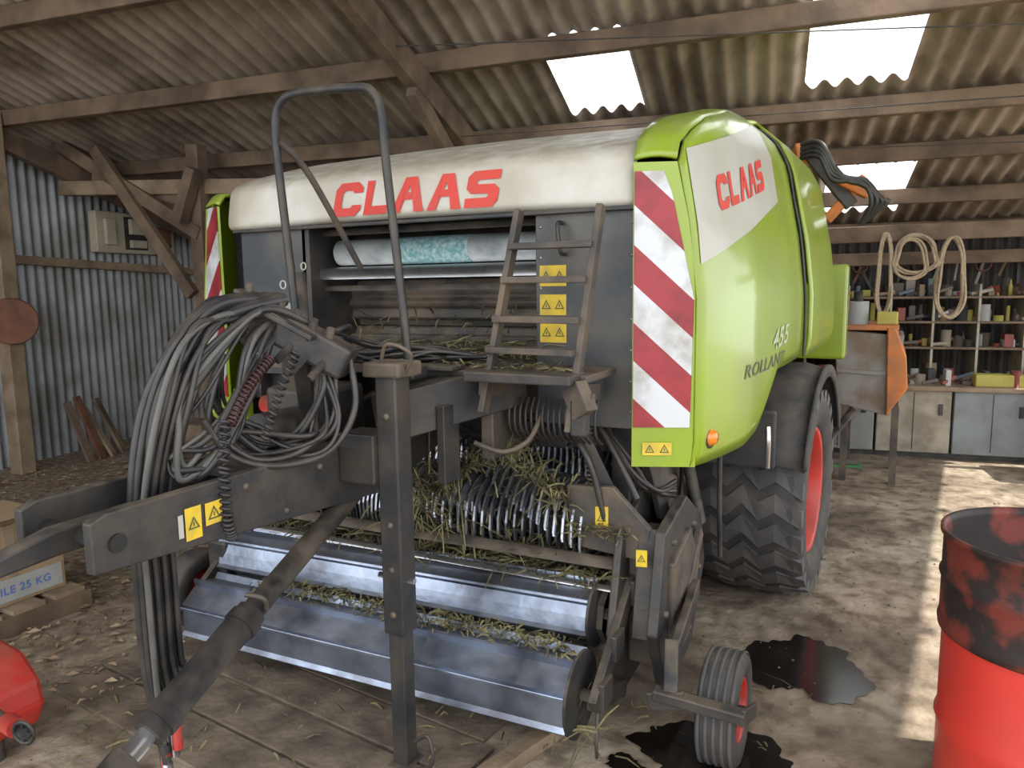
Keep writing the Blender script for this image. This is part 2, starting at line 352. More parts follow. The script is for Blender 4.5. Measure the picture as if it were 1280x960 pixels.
tube('guard_loop',[(-1.47,2.1,1.31),(-1.475,2.1,1.45),(-1.53,2.1,2.0),(-1.545,2.1,2.18),(-1.575,2.1,2.245),(-1.64,2.1,2.27),(-1.90,2.1,2.285),(-1.985,2.1,2.26),(-2.015,2.1,2.19),(-2.01,2.1,2.05),(-1.97,2.1,1.6),(-1.95,2.1,1.31)],.0155,DARK,BAL)
tube('guard_brace',[(-2.0,2.1,2.13),(-1.97,2.22,2.02),(-1.93,2.45,1.68)],.013,DUSTY,BAL)
box('guard_foot',(-1.52,2.05,1.29),(-1.42,2.15,1.34),DARK,BAL,.01)
cyl('platform_post',(-1.93,2.12,1.2),(-1.95,2.12,1.66),.02,DARK,BAL)
# drawbar
DBP=[(1.0,.965),(1.0,1.085),(1.04,1.10),(2.1,1.10),(2.5,1.22),(2.5,1.0),(2.1,.885)]
prism('drawbar_plate_right',DBP,'x',-1.60,-1.57,DARK,BAL,.004)
prism('drawbar_plate_left',DBP,'x',-1.86,-1.83,DARK,BAL,.004)
box('drawbar_top_web',(-1.83,1.5,1.06),(-1.60,2.2,1.075),DARK,BAL)
cyl('drawbar_hole_plug',(-1.562,1.06,1.025),(-1.9,1.06,1.025),.022,BLACK,BAL)  # black cylinder added to stand in for a dark open hole in the plates
for y,z in ((1.45,1.06),(1.75,1.05),(1.6,.95)): lathe('drawbar_screw',[(.001,.008),(.009,.006),(.011,0)],(-1.57,y,z),(1,0,0),DUSTY,BAL,8)
prism('hitch_tongue',[(1.35,.99),(1.35,1.06),(1.0,1.055),(.80,1.012),(.62,.995),(.62,.965),(.80,.978),(1.0,.99)],'x',-1.75,-1.70,DARK,BAL,.008)
lathe('hitch_ring',[(.03,-.02),(.055,-.02),(.06,0),(.055,.02),(.03,.02),(.03,-.02)],(-1.72,.57,.98),(0,0,1),DUSTY,BAL,24)
sticker('drawbar_sticker_a',(-1.567,1.27,1.01),(0,1,0),(0,0,1),.05,.085,1,BAL)
sticker('drawbar_sticker_b',(-1.567,1.335,1.02),(0,1,0),(0,0,1),.055,.06,1,BAL)
mk('drawbar_plate_label',[(-1.568,1.225,.98),(-1.568,1.24,.98),(-1.568,1.24,1.04),(-1.568,1.225,1.04)],[(0,1,2,3)],DECAL,BAL)
beam('drawbar_riser',(-1.50,1.97,1.17),(-1.22,2.45,1.25),.10,.16,DARK,BAL,.005)
beam('drawbar_riser_left',(-1.9,1.97,1.12),(-2.15,2.55,1.2),.08,.16,DARK,BAL,.005)
box('riser_gusset',(-1.30,2.30,.98),(-1.25,2.55,1.2),DUSTY,BAL,.005)
box('riser_bracket',(-1.36,2.1,.93),(-1.33,2.2,1.2),DARK,BAL,.003)
tube('riser_pipe',[(-1.30,2.25,1.05),(-1.2,2.28,1.02),(-1.12,2.32,1.06),(-1.1,2.4,1.15)],.009,DUSTY,BAL)
# parking stand
box('stand_outer',(-1.430,1.860,.48),(-1.352,1.940,1.35),DARK,BAL,.006)
box('stand_inner',(-1.420,1.870,.02),(-1.362,1.930,.6),DARK,BAL,.005)
box('stand_cap',(-1.46,1.835,1.325),(-1.32,1.965,1.372),DUSTY,BAL,.008)
box('stand_foot',(-1.43,1.85,0),(-1.35,1.95,.02),DARK,BAL,.005)
for z in (.55,.7,.85,1.2): lathe('stand_bolt',[(.001,.008),(.01,.006),(.012,0)],(-1.39,1.86,z),(0,-1,0),DUSTY,BAL,8)
cyl('stand_pin',(-1.47,1.9,.66),(-1.33,1.9,.66),.010,STEEL,BAL,12)
tube('stand_pin_ring',[(-1.33,1.88,1.33),(-1.29,1.86,1.40),(-1.36,1.84,1.43),(-1.40,1.86,1.38)],.006,DUSTY,BAL)
beam('stand_mount',(-1.57,1.9,1.06),(-1.43,1.9,1.06),.12,.16,DARK,BAL,.005)
tube('stand_chain',[(-1.33,1.87,.12),(-1.27,1.86,.16),(-1.25,1.85,.08),(-1.32,1.86,.03)],.006,DARK,BAL)
# pto shaft
A=Vector((-1.62,1.98,.91)); B=Vector((-1.60,.98,.44))
cyl('pto_shaft_tube',A,A.lerp(B,.62),.034,DARK,BAL,24)
cyl('pto_shaft_guard',A.lerp(B,.50),A.lerp(B,.86),.044,HOSE,BAL,24)
cyl('pto_shaft_cone',A.lerp(B,.52),A.lerp(B,.55),.050,HOSE,BAL,24)
cyl('pto_shaft_cone',A.lerp(B,.80),A.lerp(B,.83),.050,HOSE,BAL,24)
cyl('pto_shaft_inner',A.lerp(B,.84),A.lerp(B,.93),.026,STEEL,BAL,24)
cyl('pto_yoke',A.lerp(B,.92),B,.042,DARK,BAL,16)
tube('pto_clip',[A.lerp(B,.48)+Vector((.04,0,.0)),A.lerp(B,.5)+Vector((.05,.0,.05)),A.lerp(B,.52)+Vector((0,0,.07))],.007,DUSTY,BAL)
# gearbox + hose manifold
box('gearbox',(-1.97,1.93,1.06),(-1.72,2.18,1.26),DARK,BAL,.02)
cyl('gearbox_cap',(-1.85,2.0,1.25),(-1.85,2.0,1.36),.07,DARK,BAL)
cyl('gearbox_input',(-1.82,1.75,1.14),(-1.82,1.95,1.14),.06,DARK,BAL)
beam('hose_manifold',(-1.76,1.66,1.55),(-1.46,1.78,1.37),.10,.10,DARK,BAL,.012)
beam('hose_manifold_lid',(-1.70,1.64,1.56),(-1.52,1.71,1.455),.10,.016,DARK,BAL,.004)
beam('hose_manifold_arm',(-1.62,1.74,1.42),(-1.74,1.9,1.15),.05,.06,DARK,BAL,.008)
beam('hose_manifold_plate',(-1.74,1.64,1.60),(-1.60,1.70,1.50),.12,.012,DARK,BAL,.003)
for k in range(6):
    t=.1+.15*k; p=Vector((-1.76,1.66,1.55)).lerp(Vector((-1.46,1.78,1.37)),t)
    cyl('coupling_%d'%k,p+Vector((0,-.02,.04)),p+Vector((.02,-.03,.085)),.012,[DUSTY,DARK,DUSTY][k%3],BAL,12)
    cyl('coupling_low_%d'%k,p+Vector((0,-.05,-.02)),p+Vector((-.01,-.10,-.06)),.012,[STEEL,DARK][k%2],BAL,12)
J=lambda s=.02:random.uniform(-s,s)
for k in range(12):
    dx=.020*(k%3)-.01; dy=.028*(k//3)-.045
    pts=[(-1.69+dx,1.68+dy*.5,1.53+J()),(-1.70+dx,1.55+dy,1.545+J(.03)),(-1.70+dx,1.41+dy,1.47+J(.03)),(-1.715+dx+J(),1.33+dy,1.30+J()),(-1.755+dx,1.29+dy,1.05+J()),(-1.775+dx,1.30+dy,.80),(-1.785+dx,1.31+dy,.55+J()),(-1.775+dx+J(.04),1.32+dy,.27+.025*k)]
    tube('supply_hose_%d'%k,pts,(.013,.010,.0085)[k%3],(HOSE,HOSE,HOSEG)[k%3] if k<4 else HOSE,BAL)
    if k<5:
        e=Vector(pts[-1]); cyl('hose_coupler_%d'%k,e+Vector((0,0,-.05)),e+Vector((0,0,.02)),.014,[STEEL,RED,DARK][k%3],BAL,12)
for k in range(2):
    tube('big_hose_%d'%k,[(-1.66+.03*k,1.7,1.57),(-1.69,1.5,1.56-.04*k),(-1.71,1.36,1.44-.05*k),(-1.72,1.29,1.24),(-1.76,1.28,1.0),(-1.79,1.30,.85)],.021,HOSE,BAL)
for k in range(11):
    tube('loop_hose_%d'%k,[(-1.66+J(.03),1.70,1.52),(-1.64,1.58+J(.04),1.40+J(.05)),(-1.65,1.46+J(.05),1.20+J(.07)),(-1.69,1.36+J(.03),1.13+J(.05)),(-1.71+J(.03),1.34,1.20+J(.04)),(-1.69,1.42+J(.04),1.36+J(.05)),(-1.63,1.60,1.54),(-1.56,1.72,1.50)],(.008,.010,.006)[k%3],(HOSE,HOSEG,HOSE,HOSE)[k%4],BAL)
for k in range(18):
    j=lambda s=.08:random.uniform(-s,s)
    tube('tangle_hose_%d'%k,[(-1.62+j(),1.75+j(),1.46),(-1.6+j(),1.85+j(),1.40+j()),(-1.75+j(),2.05+j(),1.39+j(.05)),(-1.7+j(),2.2+j(),1.36+j(.035)),(-1.5+j(),2.3+j(),1.36+j(.03)),(-1.4+j(),2.4,1.34)],.005+.003*(k%2),HOSE if k%4 else HOSEG,BAL)
for k in range(8):
    j=lambda s=.07:random.uniform(-s,s)
    tube('droop_hose_%d'%k,[(-1.53+j(),1.74,1.42),(-1.48+j(),1.72,1.28+j()),(-1.54+j(),1.65,1.15+j(.03)),(-1.66+j(.03),1.58+j(.04),1.16+j(.04)),(-1.70+j(.03),1.48+j(.05),1.24+j(.06)),(-1.68,1.50,1.42)],.006+.003*(k%2),HOSE,BAL)
tube('sagging_hose',[(-1.46,1.78,1.40),(-1.43,1.76,1.24),(-1.47,1.68,1.12),(-1.56,1.56,1.095),(-1.63,1.46,1.14),(-1.66,1.40,1.25)],.010,HOSE,BAL)
tube('sagging_hose_b',[(-1.50,1.76,1.38),(-1.48,1.72,1.22),(-1.52,1.62,1.13),(-1.60,1.52,1.12),(-1.66,1.44,1.2)],.008,HOSE,BAL)
def helix(name,P,r,rt,turns,m):
    C=cat(P,20); out=[]
    n=turns*12
    for i in range(n+1):
        k=i/n*(len(C)-1); a=min(int(k),len(C)-2); p=C[a].lerp(C[a+1],k-a); d,s,u=frame(C[a],C[a+1])
        t=2*math.pi*i/12; out.append(p+s*r*math.cos(t)+u*r*math.sin(t))
    tube(name,out,rt,m,BAL,smooth=False)
helix('coiled_cable_a',[(-1.60,1.60,1.40),(-1.59,1.50,1.33),(-1.58,1.42,1.24)],.013,.0035,18,mat('dark_red_cable',(.05,.016,.016),.4))
helix('coiled_cable_b',[(-1.59,1.41,1.25),(-1.57,1.38,1.12),(-1.56,1.37,1.0),(-1.58,1.40,.93)],.013,.0045,20,HOSE)
helix('coiled_cable_c',[(-1.52,1.62,1.42),(-1.54,1.56,1.30),(-1.56,1.52,1.18)],.012,.004,14,HOSE)
# feed rotor with tines
def rotor(name,x0,x1,n,yc,zc,R,m,lead=.085,starts=4):
    V=[];F=[]
    for i in range(n):
        x=x0+(x1-x0)*i/(n-1); ph=abs(i-n/2+.5)*lead
        for k in range(starts):
            a0=ph+k*2*math.pi/starts
            for s in range(8):
                t=s/7; r=.05+(R-.05)*t; a=a0+t*t*.8; w=.030*(1-t*.75)
                for e in (-1,1):
                    for xx in (-.0045,.0045):
                        V.append((x+xx,yc+r*math.cos(a)-e*w*math.sin(a),zc+r*math.sin(a)+e*w*math.cos(a)))
                if s:
                    b=len(V)-4;q=b-4
                    F+= [(q,b,b+2,q+2),(q+1,q+3,b+3,b+1),(q,q+1,b+1,b),(q+2,b+2,b+3,q+3)]
    mk(name,V,F,m,BAL)
rotor('feed_rotor_tines',-2.35,-.98,46,2.70,.80,.30,TINE,.075,5)
cyl('feed_rotor_shaft',(-2.4,2.70,.80),(-.95,2.70,.80),.06,DARK,BAL)
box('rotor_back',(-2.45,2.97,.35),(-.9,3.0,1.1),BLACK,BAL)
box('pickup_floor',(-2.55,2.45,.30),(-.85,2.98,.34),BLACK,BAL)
V=[];F=[]
for i in range(44):
    x=-2.5+1.62*i/43
    C=[(2.44,.30),(2.38,.38),(2.40,.46),(2.48,.515),(2.60,.53),(2.70,.52)]
    k0=len(V)
    for (y,z) in C: V+= [(x-.013,y,z),(x+.013,y,z)]
    for s in range(len(C)-1): F.append((k0+2*s,k0+2*s+1,k0+2*s+3,k0+2*s+2))
mk('pickup_bands',V,F,DUSTY,BAL)
V=[];F=[]
for i in range(43):
    x=-2.48+1.62*i/43
    for y0 in (2.42,2.56):
        k=len(V); V+=[(x,y0,.45),(x+.005,y0,.45),(x+.005,y0-.05,.58),(x,y0-.05,.58)]; F.append((k,k+1,k+2,k+3))
mk('pickup_spring_tines',V,F,DARK,BAL)
straws('hay_rotor',380,lambda:(random.uniform(-2.2,-1.0),random.uniform(2.40,2.7),.55+random.random()**1.5*.42),HAY,BAL,flat=1.0)
straws('hay_rotor_clump',650,lambda:(lambda x:(x,2.44+random.uniform(-.05,.05),1.02-abs(x+1.30)*.75+random.uniform(-.03,.03)))(random.uniform(-1.75,-1.02)),HAY,BAL,flat=.9,l=(.03,.11))
straws('hay_hanging',140,lambda:(random.uniform(-1.75,-1.45),2.40+random.uniform(-.03,.03),random.uniform(.62,.88)),HAY,BAL,flat=1.5,l=(.08,.2))
straws('hay_pickup',1100,lambda:(random.uniform(-2.5,-.9),random.uniform(2.40,2.68),.525+random.random()*.03),HAY,BAL)
straws('hay_drive',120,lambda:(random.uniform(-1.02,-.78),random.uniform(2.42,2.5),.70+random.random()*.04),HAY,BAL,l=(.03,.08))
straws('hay_frame',70,lambda:(random.uniform(-1.5,-.9),random.uniform(2.2,2.35),1.325),HAY,BAL,l=(.03,.08),flat=.2)
cyl('windguard_tube',(-2.62,2.40,.615),(-.82,2.46,.60),.022,DUSTY,BAL,24)
cyl('windguard_tube_lower',(-2.62,2.36,.545),(-.83,2.40,.53),.011,STEEL,BAL,16)
def paddle(name,pl,pr,r,n,ph):
    pl=Vector(pl);pr=Vector(pr); V=[]
    sec=[]
    for k in range(n):
        a=ph+2*math.pi*k/n; st=2*math.pi/n
        for t,q in ((0,1.0),(.06,.985),(.10,.80),(.5,.78),(.92,.88),(.98,1.0)):
            sec.append((a+st*t,r*q))
    N=len(sec)
    for p in (pl,pr):
        for a,q in sec: V.append(p+Vector((0,q*math.cos(a),q*math.sin(a))))
    F=[(i,(i+1)%N,(i+1)%N+N,i+N) for i in range(N)]+[tuple(range(N-1,-1,-1)),tuple(range(N,2*N))]
    mk(name,V,F,GALV,BAL)
    lathe(name+'_end',[(.001,0),(r*.97,0),(r*.97,.010),(.001,.010)],pr,(1,0,0),DARK,BAL,32,False)
    cyl(name+'_axle',pr,pr+Vector((.08,0,0)),.02,DARK,BAL,12)
paddle('press_roll_upper',(-2.66,2.38,.405),(-.90,2.42,.425),.125,6,.35)
paddle('press_roll_lower',(-2.60,2.14,.238),(-.87,2.17,.248),.150,7,.1)
straws('hay_rolls',560,lambda:(random.uniform(-2.3,-.9),random.uniform(2.20,2.30),.355+random.random()*.02),HAY,BAL,l=(.02,.07))
straws('hay_roll_dust',260,lambda:(random.uniform(-2.3,-.9),random.uniform(2.10,2.2),.39+random.random()*.01),HAY,BAL,l=(.01,.05),flat=.1)
beam('roll_arm',(-.80,2.12,.24),(-.80,2.62,.60),.03,.07,DARK,BAL,.004)
beam('roll_arm_b',(-.82,2.15,.24),(-.80,2.42,.16),.03,.06,DARK,BAL,.004)
beam('roll_arm_left',(-2.68,2.12,.22),(-2.68,2.62,.60),.03,.07,DARK,BAL,.004)
box('roll_bearing_left',(-2.74,2.28,.30),(-2.62,2.46,.48),DARK,BAL,.02)
for q in ((-.79,2.3,.38),(-.79,2.18,.27),(-.79,2.5,.5)):
    box('arm_plate',(q[0],q[1]-.045,q[2]-.045),(q[0]+.02,q[1]+.045,q[2]+.045),DARK,BAL,.004)
tube('arm_chain',[(-.80,2.16,.22),(-.79,2.12,.12),(-.80,2.15,.05)],.006,DUSTY,BAL)
straws('hay_arm',14,lambda:(random.uniform(-.95,-.78),2.12,.16),HAY,BAL,l=(.1,.16),flat=1.5)
for sgn in (0,1):
    mm=(lambda x:2*XC-x) if sgn else (lambda x:x); t='left' if sgn else 'right'
    prism('pickup_end_plate_'+t,[(2.45,.74),(2.75,.80),(3.0,.66),(3.08,.44),(2.86,.16),(2.50,.12),(2.36,.40)],'x',mm(-.70),mm(-.66),DARK,BAL,.006)
    prism('pickup_inner_plate_'+t,[(2.44,.72),(2.9,.9),(3.1,.5),(2.86,.14),(2.45,.12),(2.34,.38)],'x',mm(-.84),mm(-.81),DARK,BAL,.006)
    prism('pickup_gear_cover_'+t,[(2.50,.62),(2.75,.68),(2.9,.5),(2.75,.25),(2.5,.22)],'x',mm(-.81),mm(-.64),DUSTY,BAL,.01)
prism('pickup_shield_top',[(-1.04,.87),(-.86,.88),(-.72,.74),(-.74,.62),(-.98,.64),(-1.03,.74)],'y',2.47,2.50,DUSTY,BAL,.005)
sticker('pickup_sticker',(-.90,2.467,.765),(1,0,.1),(0,0,1),.05,.08,1,BAL)
sticker('pickup_sticker_b',(-.73,2.40,.66),(1,0,.1),(0,0,1),.04,.06,1,BAL)
beam('pickup_edge_bar',(-.73,2.41,.36),(-.73,2.49,.74),.07,.02,DARK,BAL,.003)
lathe('end_amber_reflector',[(.001,.01),(.03,.008),(.032,0)],(-.66,2.62,.42),(1,-.2,0),AMBER,BAL,20)
for y,z in ((2.55,.68),(2.85,.66),(2.95,.45),(2.8,.25),(2.55,.22),(2.45,.45)):
    lathe('end_plate_bolt',[(.001,.014),(.012,.012),(.014,0)],(-.66,y,z),(1,0,0),DUSTY,BAL,8)
beam('end_plate_rib',(-.645,2.48,.22),(-.645,2.9,.62),.03,.05,DUSTY,BAL,.006)
def wheel(name,c,R,W,rimr,lug=0,parent=BAL,flip=1,rimmat=RED):
    c=Vector(c); w=W/2; s=flip
    e=R*.10
    prof=[(rimr,-w*.75),(rimr*1.05,-w*.9),((R+rimr)/2,-w*1.0),(R-e*.8,-w*.96),(R-e*.15,-w*.82),(R,-w*.5),(R,0),(R,w*.5),(R-e*.15,w*.82),(R-e*.8,w*.96),((R+rimr)/2,w*1.0),(rimr*1.05,w*.9),(rimr,w*.75)]
    lathe(name+'_tyre',prof,c,(1,0,0),RUBBER,parent,56)
    rp=[(rimr*1.0,w*.85),(rimr*.97,w*.88),(rimr*.93,w*.84),(rimr*.9,w*.62),(rimr*.86,w*.45),(rimr*.5,w*.36),(rimr*.42,w*.5),(rimr*.2,w*.52),(rimr*.18,w*.7),(.001,w*.72)]
    lathe(name+'_rim',[(a,b*s) for a,b in rp],c,(1,0,0),rimmat,parent,40)
    rp=[(rimr*1.0,-w*.8*s),(rimr*.9,-w*.3*s),(rimr*.86,w*.3*s)]
    lathe(name+'_rim_back',rp,c,(1,0,0),rimmat,parent,40)
    if lug:
        V=[];F=[];h=.024
        n=lug
        for k in range(n):
            a=2*math.pi*k/n; st=2*math.pi/n
            row=[( -w*.98,.85),(-w*.55,.30),(-w*.28,.62),(0,.10),(w*.28,.62),(w*.55,.30),(w*.98,.85)]
            k0=len(V)
            for (x,o) in row:
                rr=R-.012-(.03 if abs(x)>w*.9 else 0)
                for dt in (0,.62):
                    t=a+st*(o+dt)
                    for r in (rr-.03,rr+h):
                        V.append((c.x+x,c.y+r*math.cos(t),c.z+r*math.sin(t)))
            for i in range(len(row)-1):
                p=k0+i*4;q=p+4
                F+=[(p+1,q+1,q+3,p+3),(p,q,q+1,p+1),(p+2,p+3,q+3,q+2)]
            F+=[(k0,k0+1,k0+3,k0+2)]; e=k0+(len(row)-1)*4; F+=[(e,e+2,e+3,e+1)]
        mk(name+'_tread_blocks',V,F,TREAD,parent)
    for k in range(8):
        t=2*math.pi*k/8; p=c+Vector((s*w*.38,rimr*.6*math.cos(t),rimr*.6*math.sin(t)))
        cyl(name+'_bolt',p,p+Vector((s*.02,0,0)),rimr*.05,STEEL,parent,8)
WC=Vector((-.545,4.0,.55))
FR=Matrix.Translation(WC)@Matrix.Rotation(math.radians(-3.5),4,'Z')@Matrix.Translation(-WC)
wheel('main_wheel_right',WC,.53,.53,.32,24)
def fen(u,v):
    a=math.radians(22+ (158-22)*u); X=-.83+(.56)*v; r=.64-(.03 if v in (0,1) else 0)
    return (X,WC.y-r*math.cos(a),.55+r*math.sin(a))
grid('fender',fen,24,6,RUBBER,BAL,True,.012)
def fen(u,v):
    a=math.radians(22+(158-22)*u); r=.64-.06*v
    return (-.27,WC.y-r*math.cos(a),.55+r*math.sin(a))
grid('fender_lip',fen,24,3,RUBBER,BAL,True,.012)
FR=Matrix.Identity(4)
wheel('main_wheel_left',(2*XC+.59,3.95,.55),.53,.50,.30,26,flip=-1)
cyl('axle',(-2.6,3.95,.55),(-.8,3.95,.55),.06,DARK,BAL)
wheel('gauge_wheel_right',(-.44,2.41,.185),.185,.13,.105)
wheel('gauge_wheel_left',(2*XC+.50,2.36,.185),.185,.13,.105,flip=-1)
for k in range(5):
    x=-.44-.05+.025*k
    lathe('gauge_rib',[(.184,-.006),(.189,-.005),(.189,.005),(.184,.006)],(x,2.41,.185),(1,0,0),TREAD,BAL,40)
beam('gauge_arm',(-.62,2.75,.45),(-.59,2.30,.38),.03,.06,DARK,BAL,.005)
beam('gauge_arm_drop',(-.60,2.32,.42),(-.57,2.20,.30),.045,.06,DARK,BAL,.005)
beam('gauge_fork',(-.62,2.18,.31),(-.34,2.20,.285),.05,.035,DARK,BAL,.005)
beam('gauge_fork_plate',(-.64,2.19,.27),(-.52,2.19,.30),.02,.06,DARK,BAL,.005)
beam('gauge_fork_side',(-.345,2.19,.285),(-.345,2.43,.185),.012,.05,DARK,BAL,.003)
cyl('gauge_stub',(-.58,2.41,.185),(-.34,2.41,.185),.015,DARK,BAL,10)
box('fender_front_flap',(-.84,3.30,.80),(-.42,3.35,1.05),RUBBER,BAL,.01)
tube('fender_strap',[(-.44,3.22,1.0),(-.435,3.21,.93),(-.44,3.24,.82)],.012,STEEL,BAL)
box('drive_frame',(-.92,2.62,.50),(-.84,3.2,1.15),DARK,BAL,.01)
beam('drive_link_a',(-.80,2.58,1.12),(-.74,2.72,.72),.03,.05,DARK,BAL,.004)
beam('drive_link_b',(-1.0,2.50,1.08),(-.88,2.55,.80),.03,.05,DARK,BAL,.004)
tube('drive_hose_a',[(-1.05,2.50,1.08),(-.95,2.46,.98),(-.90,2.47,.80),(-.88,2.5,.66)],.012,HOSE,BAL)
tube('drive_hose_b',[(-.95,2.55,1.10),(-.85,2.5,.98),(-.78,2.5,.84)],.012,HOSE,BAL)
for k in range(4): tube('drive_hose_c%d'%k,[(-.90+J(.04),2.56,1.08),(-.82+J(.04),2.52,.95+J(.04)),(-.76+J(.03),2.6,.85),(-.72,2.8,.8+J(.05))],.008,HOSE,BAL)
helix('return_spring',[(-.98,2.52,1.1),(-.97,2.53,.95),(-.95,2.54,.82)],.018,.004,18,DUSTY)
lathe('sprocket',[(.001,.02),(.04,.02),(.05,0),(.16,0),(.17,-.02),(.001,-.02)],(-.78,2.95,.78),(1,0,0),DUSTY,BAL,30)
lathe('sprocket_b',[(.001,.02),(.03,.02),(.04,0),(.09,0),(.09,-.02),(.001,-.02)],(-.78,2.72,.95),(1,0,0),DUSTY,BAL,24)
tube('drive_chain',[(-.77,2.95,.95),(-.77,2.72,1.04),(-.77,2.63,.95),(-.77,2.72,.86),(-.77,2.9,.62),(-.77,3.1,.7),(-.77,3.1,.88)],.012,DARK,BAL,cyc=True)
cyl('side_ram',(-.72,2.9,1.0),(-.72,3.25,.55),.025,DARK,BAL)
tube('side_lever',[(-.60,3.05,.98),(-.60,3.06,.7),(-.60,3.1,.45)],.01,DARK,BAL)
box('left_underbody',(-2.75,2.6,.55),(-2.45,3.2,1.22),DARK,BAL,.02)
box('left_green_bracket',(-2.70,2.45,.98),(-2.62,2.5,1.15),GREEN,BAL,.01)
cyl('red_filter',(-2.15,2.45,1.12),(-1.95,2.45,1.12),.045,RED,BAL)
cyl('red_filter.b',(-2.55,2.5,1.08),(-2.38,2.5,1.08),.04,RED,BAL)
box('rear_green_box',(-.62,5.75,1.05),(-.28,6.0,1.72),GREEN,BAL,.02)
sticker('rear_sticker',(-.275,5.87,1.45),(0,1,0),(0,0,1),.09,.09,1,BAL)
# ---------------------------------------------------------------- FLOOR
def floor_mat():
    m=bpy.data.materials.new('barn_floor'); m.use_nodes=True; nt=m.node_tree;N=nt.nodes;L=nt.links;b=N['Principled BSDF']
    b.inputs['Roughness'].default_value=.85
    tc=N.new('ShaderNodeTexCoord')
    def noise(s,d=8):
        n=N.new('ShaderNodeTexNoise'); n.inputs['Scale'].default_value=s; n.inputs['Detail'].default_value=d; L.new(tc.outputs['Object'],n.inputs['Vector']); return n
    def ramp(src,stops):
        r=N.new('ShaderNodeValToRGB'); el=r.color_ramp.elements
        el[0].position,el[0].color=stops[0][0],(*stops[0][1],1); el[1].position,el[1].color=stops[1][0],(*stops[1][1],1)
        for p,c in stops[2:]:
            e=el.new(p); e.color=(*c,1)
        L.new(src,r.inputs['Fac']); return r
    c=ramp(noise(1.6,10).outputs['Fac'],[(.36,(.17,.13,.095)),(.5,(.31,.25,.185)),(.64,(.43,.365,.28))])
    f=ramp(noise(8,12).outputs['Fac'],[(.36,(.42,.38,.34)),(.5,(.8,.78,.74)),(.62,(1,1,1))])
    mu=N.new('ShaderNodeMixRGB'); mu.blend_type='MULTIPLY'; mu.inputs[0].default_value=.9; L.new(c.outputs[0],mu.inputs[1]); L.new(f.outputs[0],mu.inputs[2])
    dirt=ramp(noise(22,10).outputs['Fac'],[(.35,(.12,.085,.06)),(.50,(.24,.18,.13)),(.68,(.37,.30,.22))])
    sp=N.new('ShaderNodeSeparateXYZ'); L.new(tc.outputs['Object'],sp.inputs[0])
    n3=noise(1.2)
    ad=N.new('ShaderNodeMath'); ad.operation='MULTIPLY_ADD'; ad.inputs[1].default_value=3; L.new(n3.outputs['Fac'],ad.inputs[0]); L.new(sp.outputs['X'],ad.inputs[2])
    mr=N.new('ShaderNodeMapRange'); mr.inputs[1].default_value=-2.6; mr.inputs[2].default_value=-1.2; mr.inputs[3].default_value=1; mr.inputs[4].default_value=0; L.new(ad.outputs[0],mr.inputs[0])
    mx=N.new('ShaderNodeMixRGB'); L.new(mr.outputs[0],mx.inputs[0]); L.new(mu.outputs[0],mx.inputs[1]); L.new(dirt.outputs[0],mx.inputs[2])
    L.new(mx.outputs[0],b.inputs['Base Color'])
    bp=N.new('ShaderNodeBump'); bp.inputs['Strength'].default_value=.6; bp.inputs['Distance'].default_value=.03; L.new(noise(14,12).outputs['Fac'],bp.inputs['Height']); L.new(bp.outputs[0],b.inputs['Normal'])
    return m
FLOOR=mk('floor',[(-14,-8,0),(12,-8,0),(12,16,0),(-14,16,0)],[(0,1,2,3)],floor_mat())
def puddle(name,c,rx,ry,seed):
    rnd=random.Random(seed); n=110; ph=[rnd.uniform(0,6.28) for _ in range(6)]
    V=[(c[0],c[1],.004)]
    for i in range(n):
        t=2*math.pi*i/n; k=1+.20*math.sin(2*t+ph[0])+.14*math.sin(3*t+ph[1])+.06*math.sin(7*t+ph[2])+.04*math.sin(13*t+ph[3])+.03*math.sin(23*t+ph[4])
        V.append((c[0]+rx*k*math.cos(t),c[1]+ry*k*math.sin(t),.004))
    mk(name,V,[(0,i+1,(i+1)%n+1) for i in range(n)],OIL,FLOOR)
puddle('oil_puddle_a',(-.27,3.16,0),.22,.30,3)
puddle('oil_puddle_b',(-.44,2.36,0),.30,.20,5)
puddle('oil_drip',(-.72,2.22,0),.07,.05,9)
V=[];F=[]
for i in range(900):
    x=random.uniform(-3.4,1.6); y=random.uniform(1.2,6.5); s=random.uniform(.003,.010); k=len(V); a=random.uniform(0,6.28)
    for q in range(4): V.append((x+s*math.cos(a+q*1.57),y+s*math.sin(a+q*1.57),.003))
    V.append((x,y,.003+s*.8)); F+=[(k+q,k+(q+1)%4,k+4) for q in range(4)]
mk('floor_grit',V,F,PLANK,FLOOR)
PL=grp('floor_planks')
for k in range(5):
    y0=1.62+.215*k
    beam('plank_%d'%k,(-3.0+J(.2),y0+.15,.008),(-1.15+J(.1),y0-.05,.008),.20,.016,PLANK,PL,.004)
beam('edge_board',(-1.22,1.5,.025),(-1.0,2.3,.025),.07,.05,WOODL,PL,.005)
straws('floor_straw',420,lambda:(random.uniform(-2.8,-.2),random.uniform(1.2,3.0),.022),HAY,FLOOR,l=(.02,.10),flat=.05)
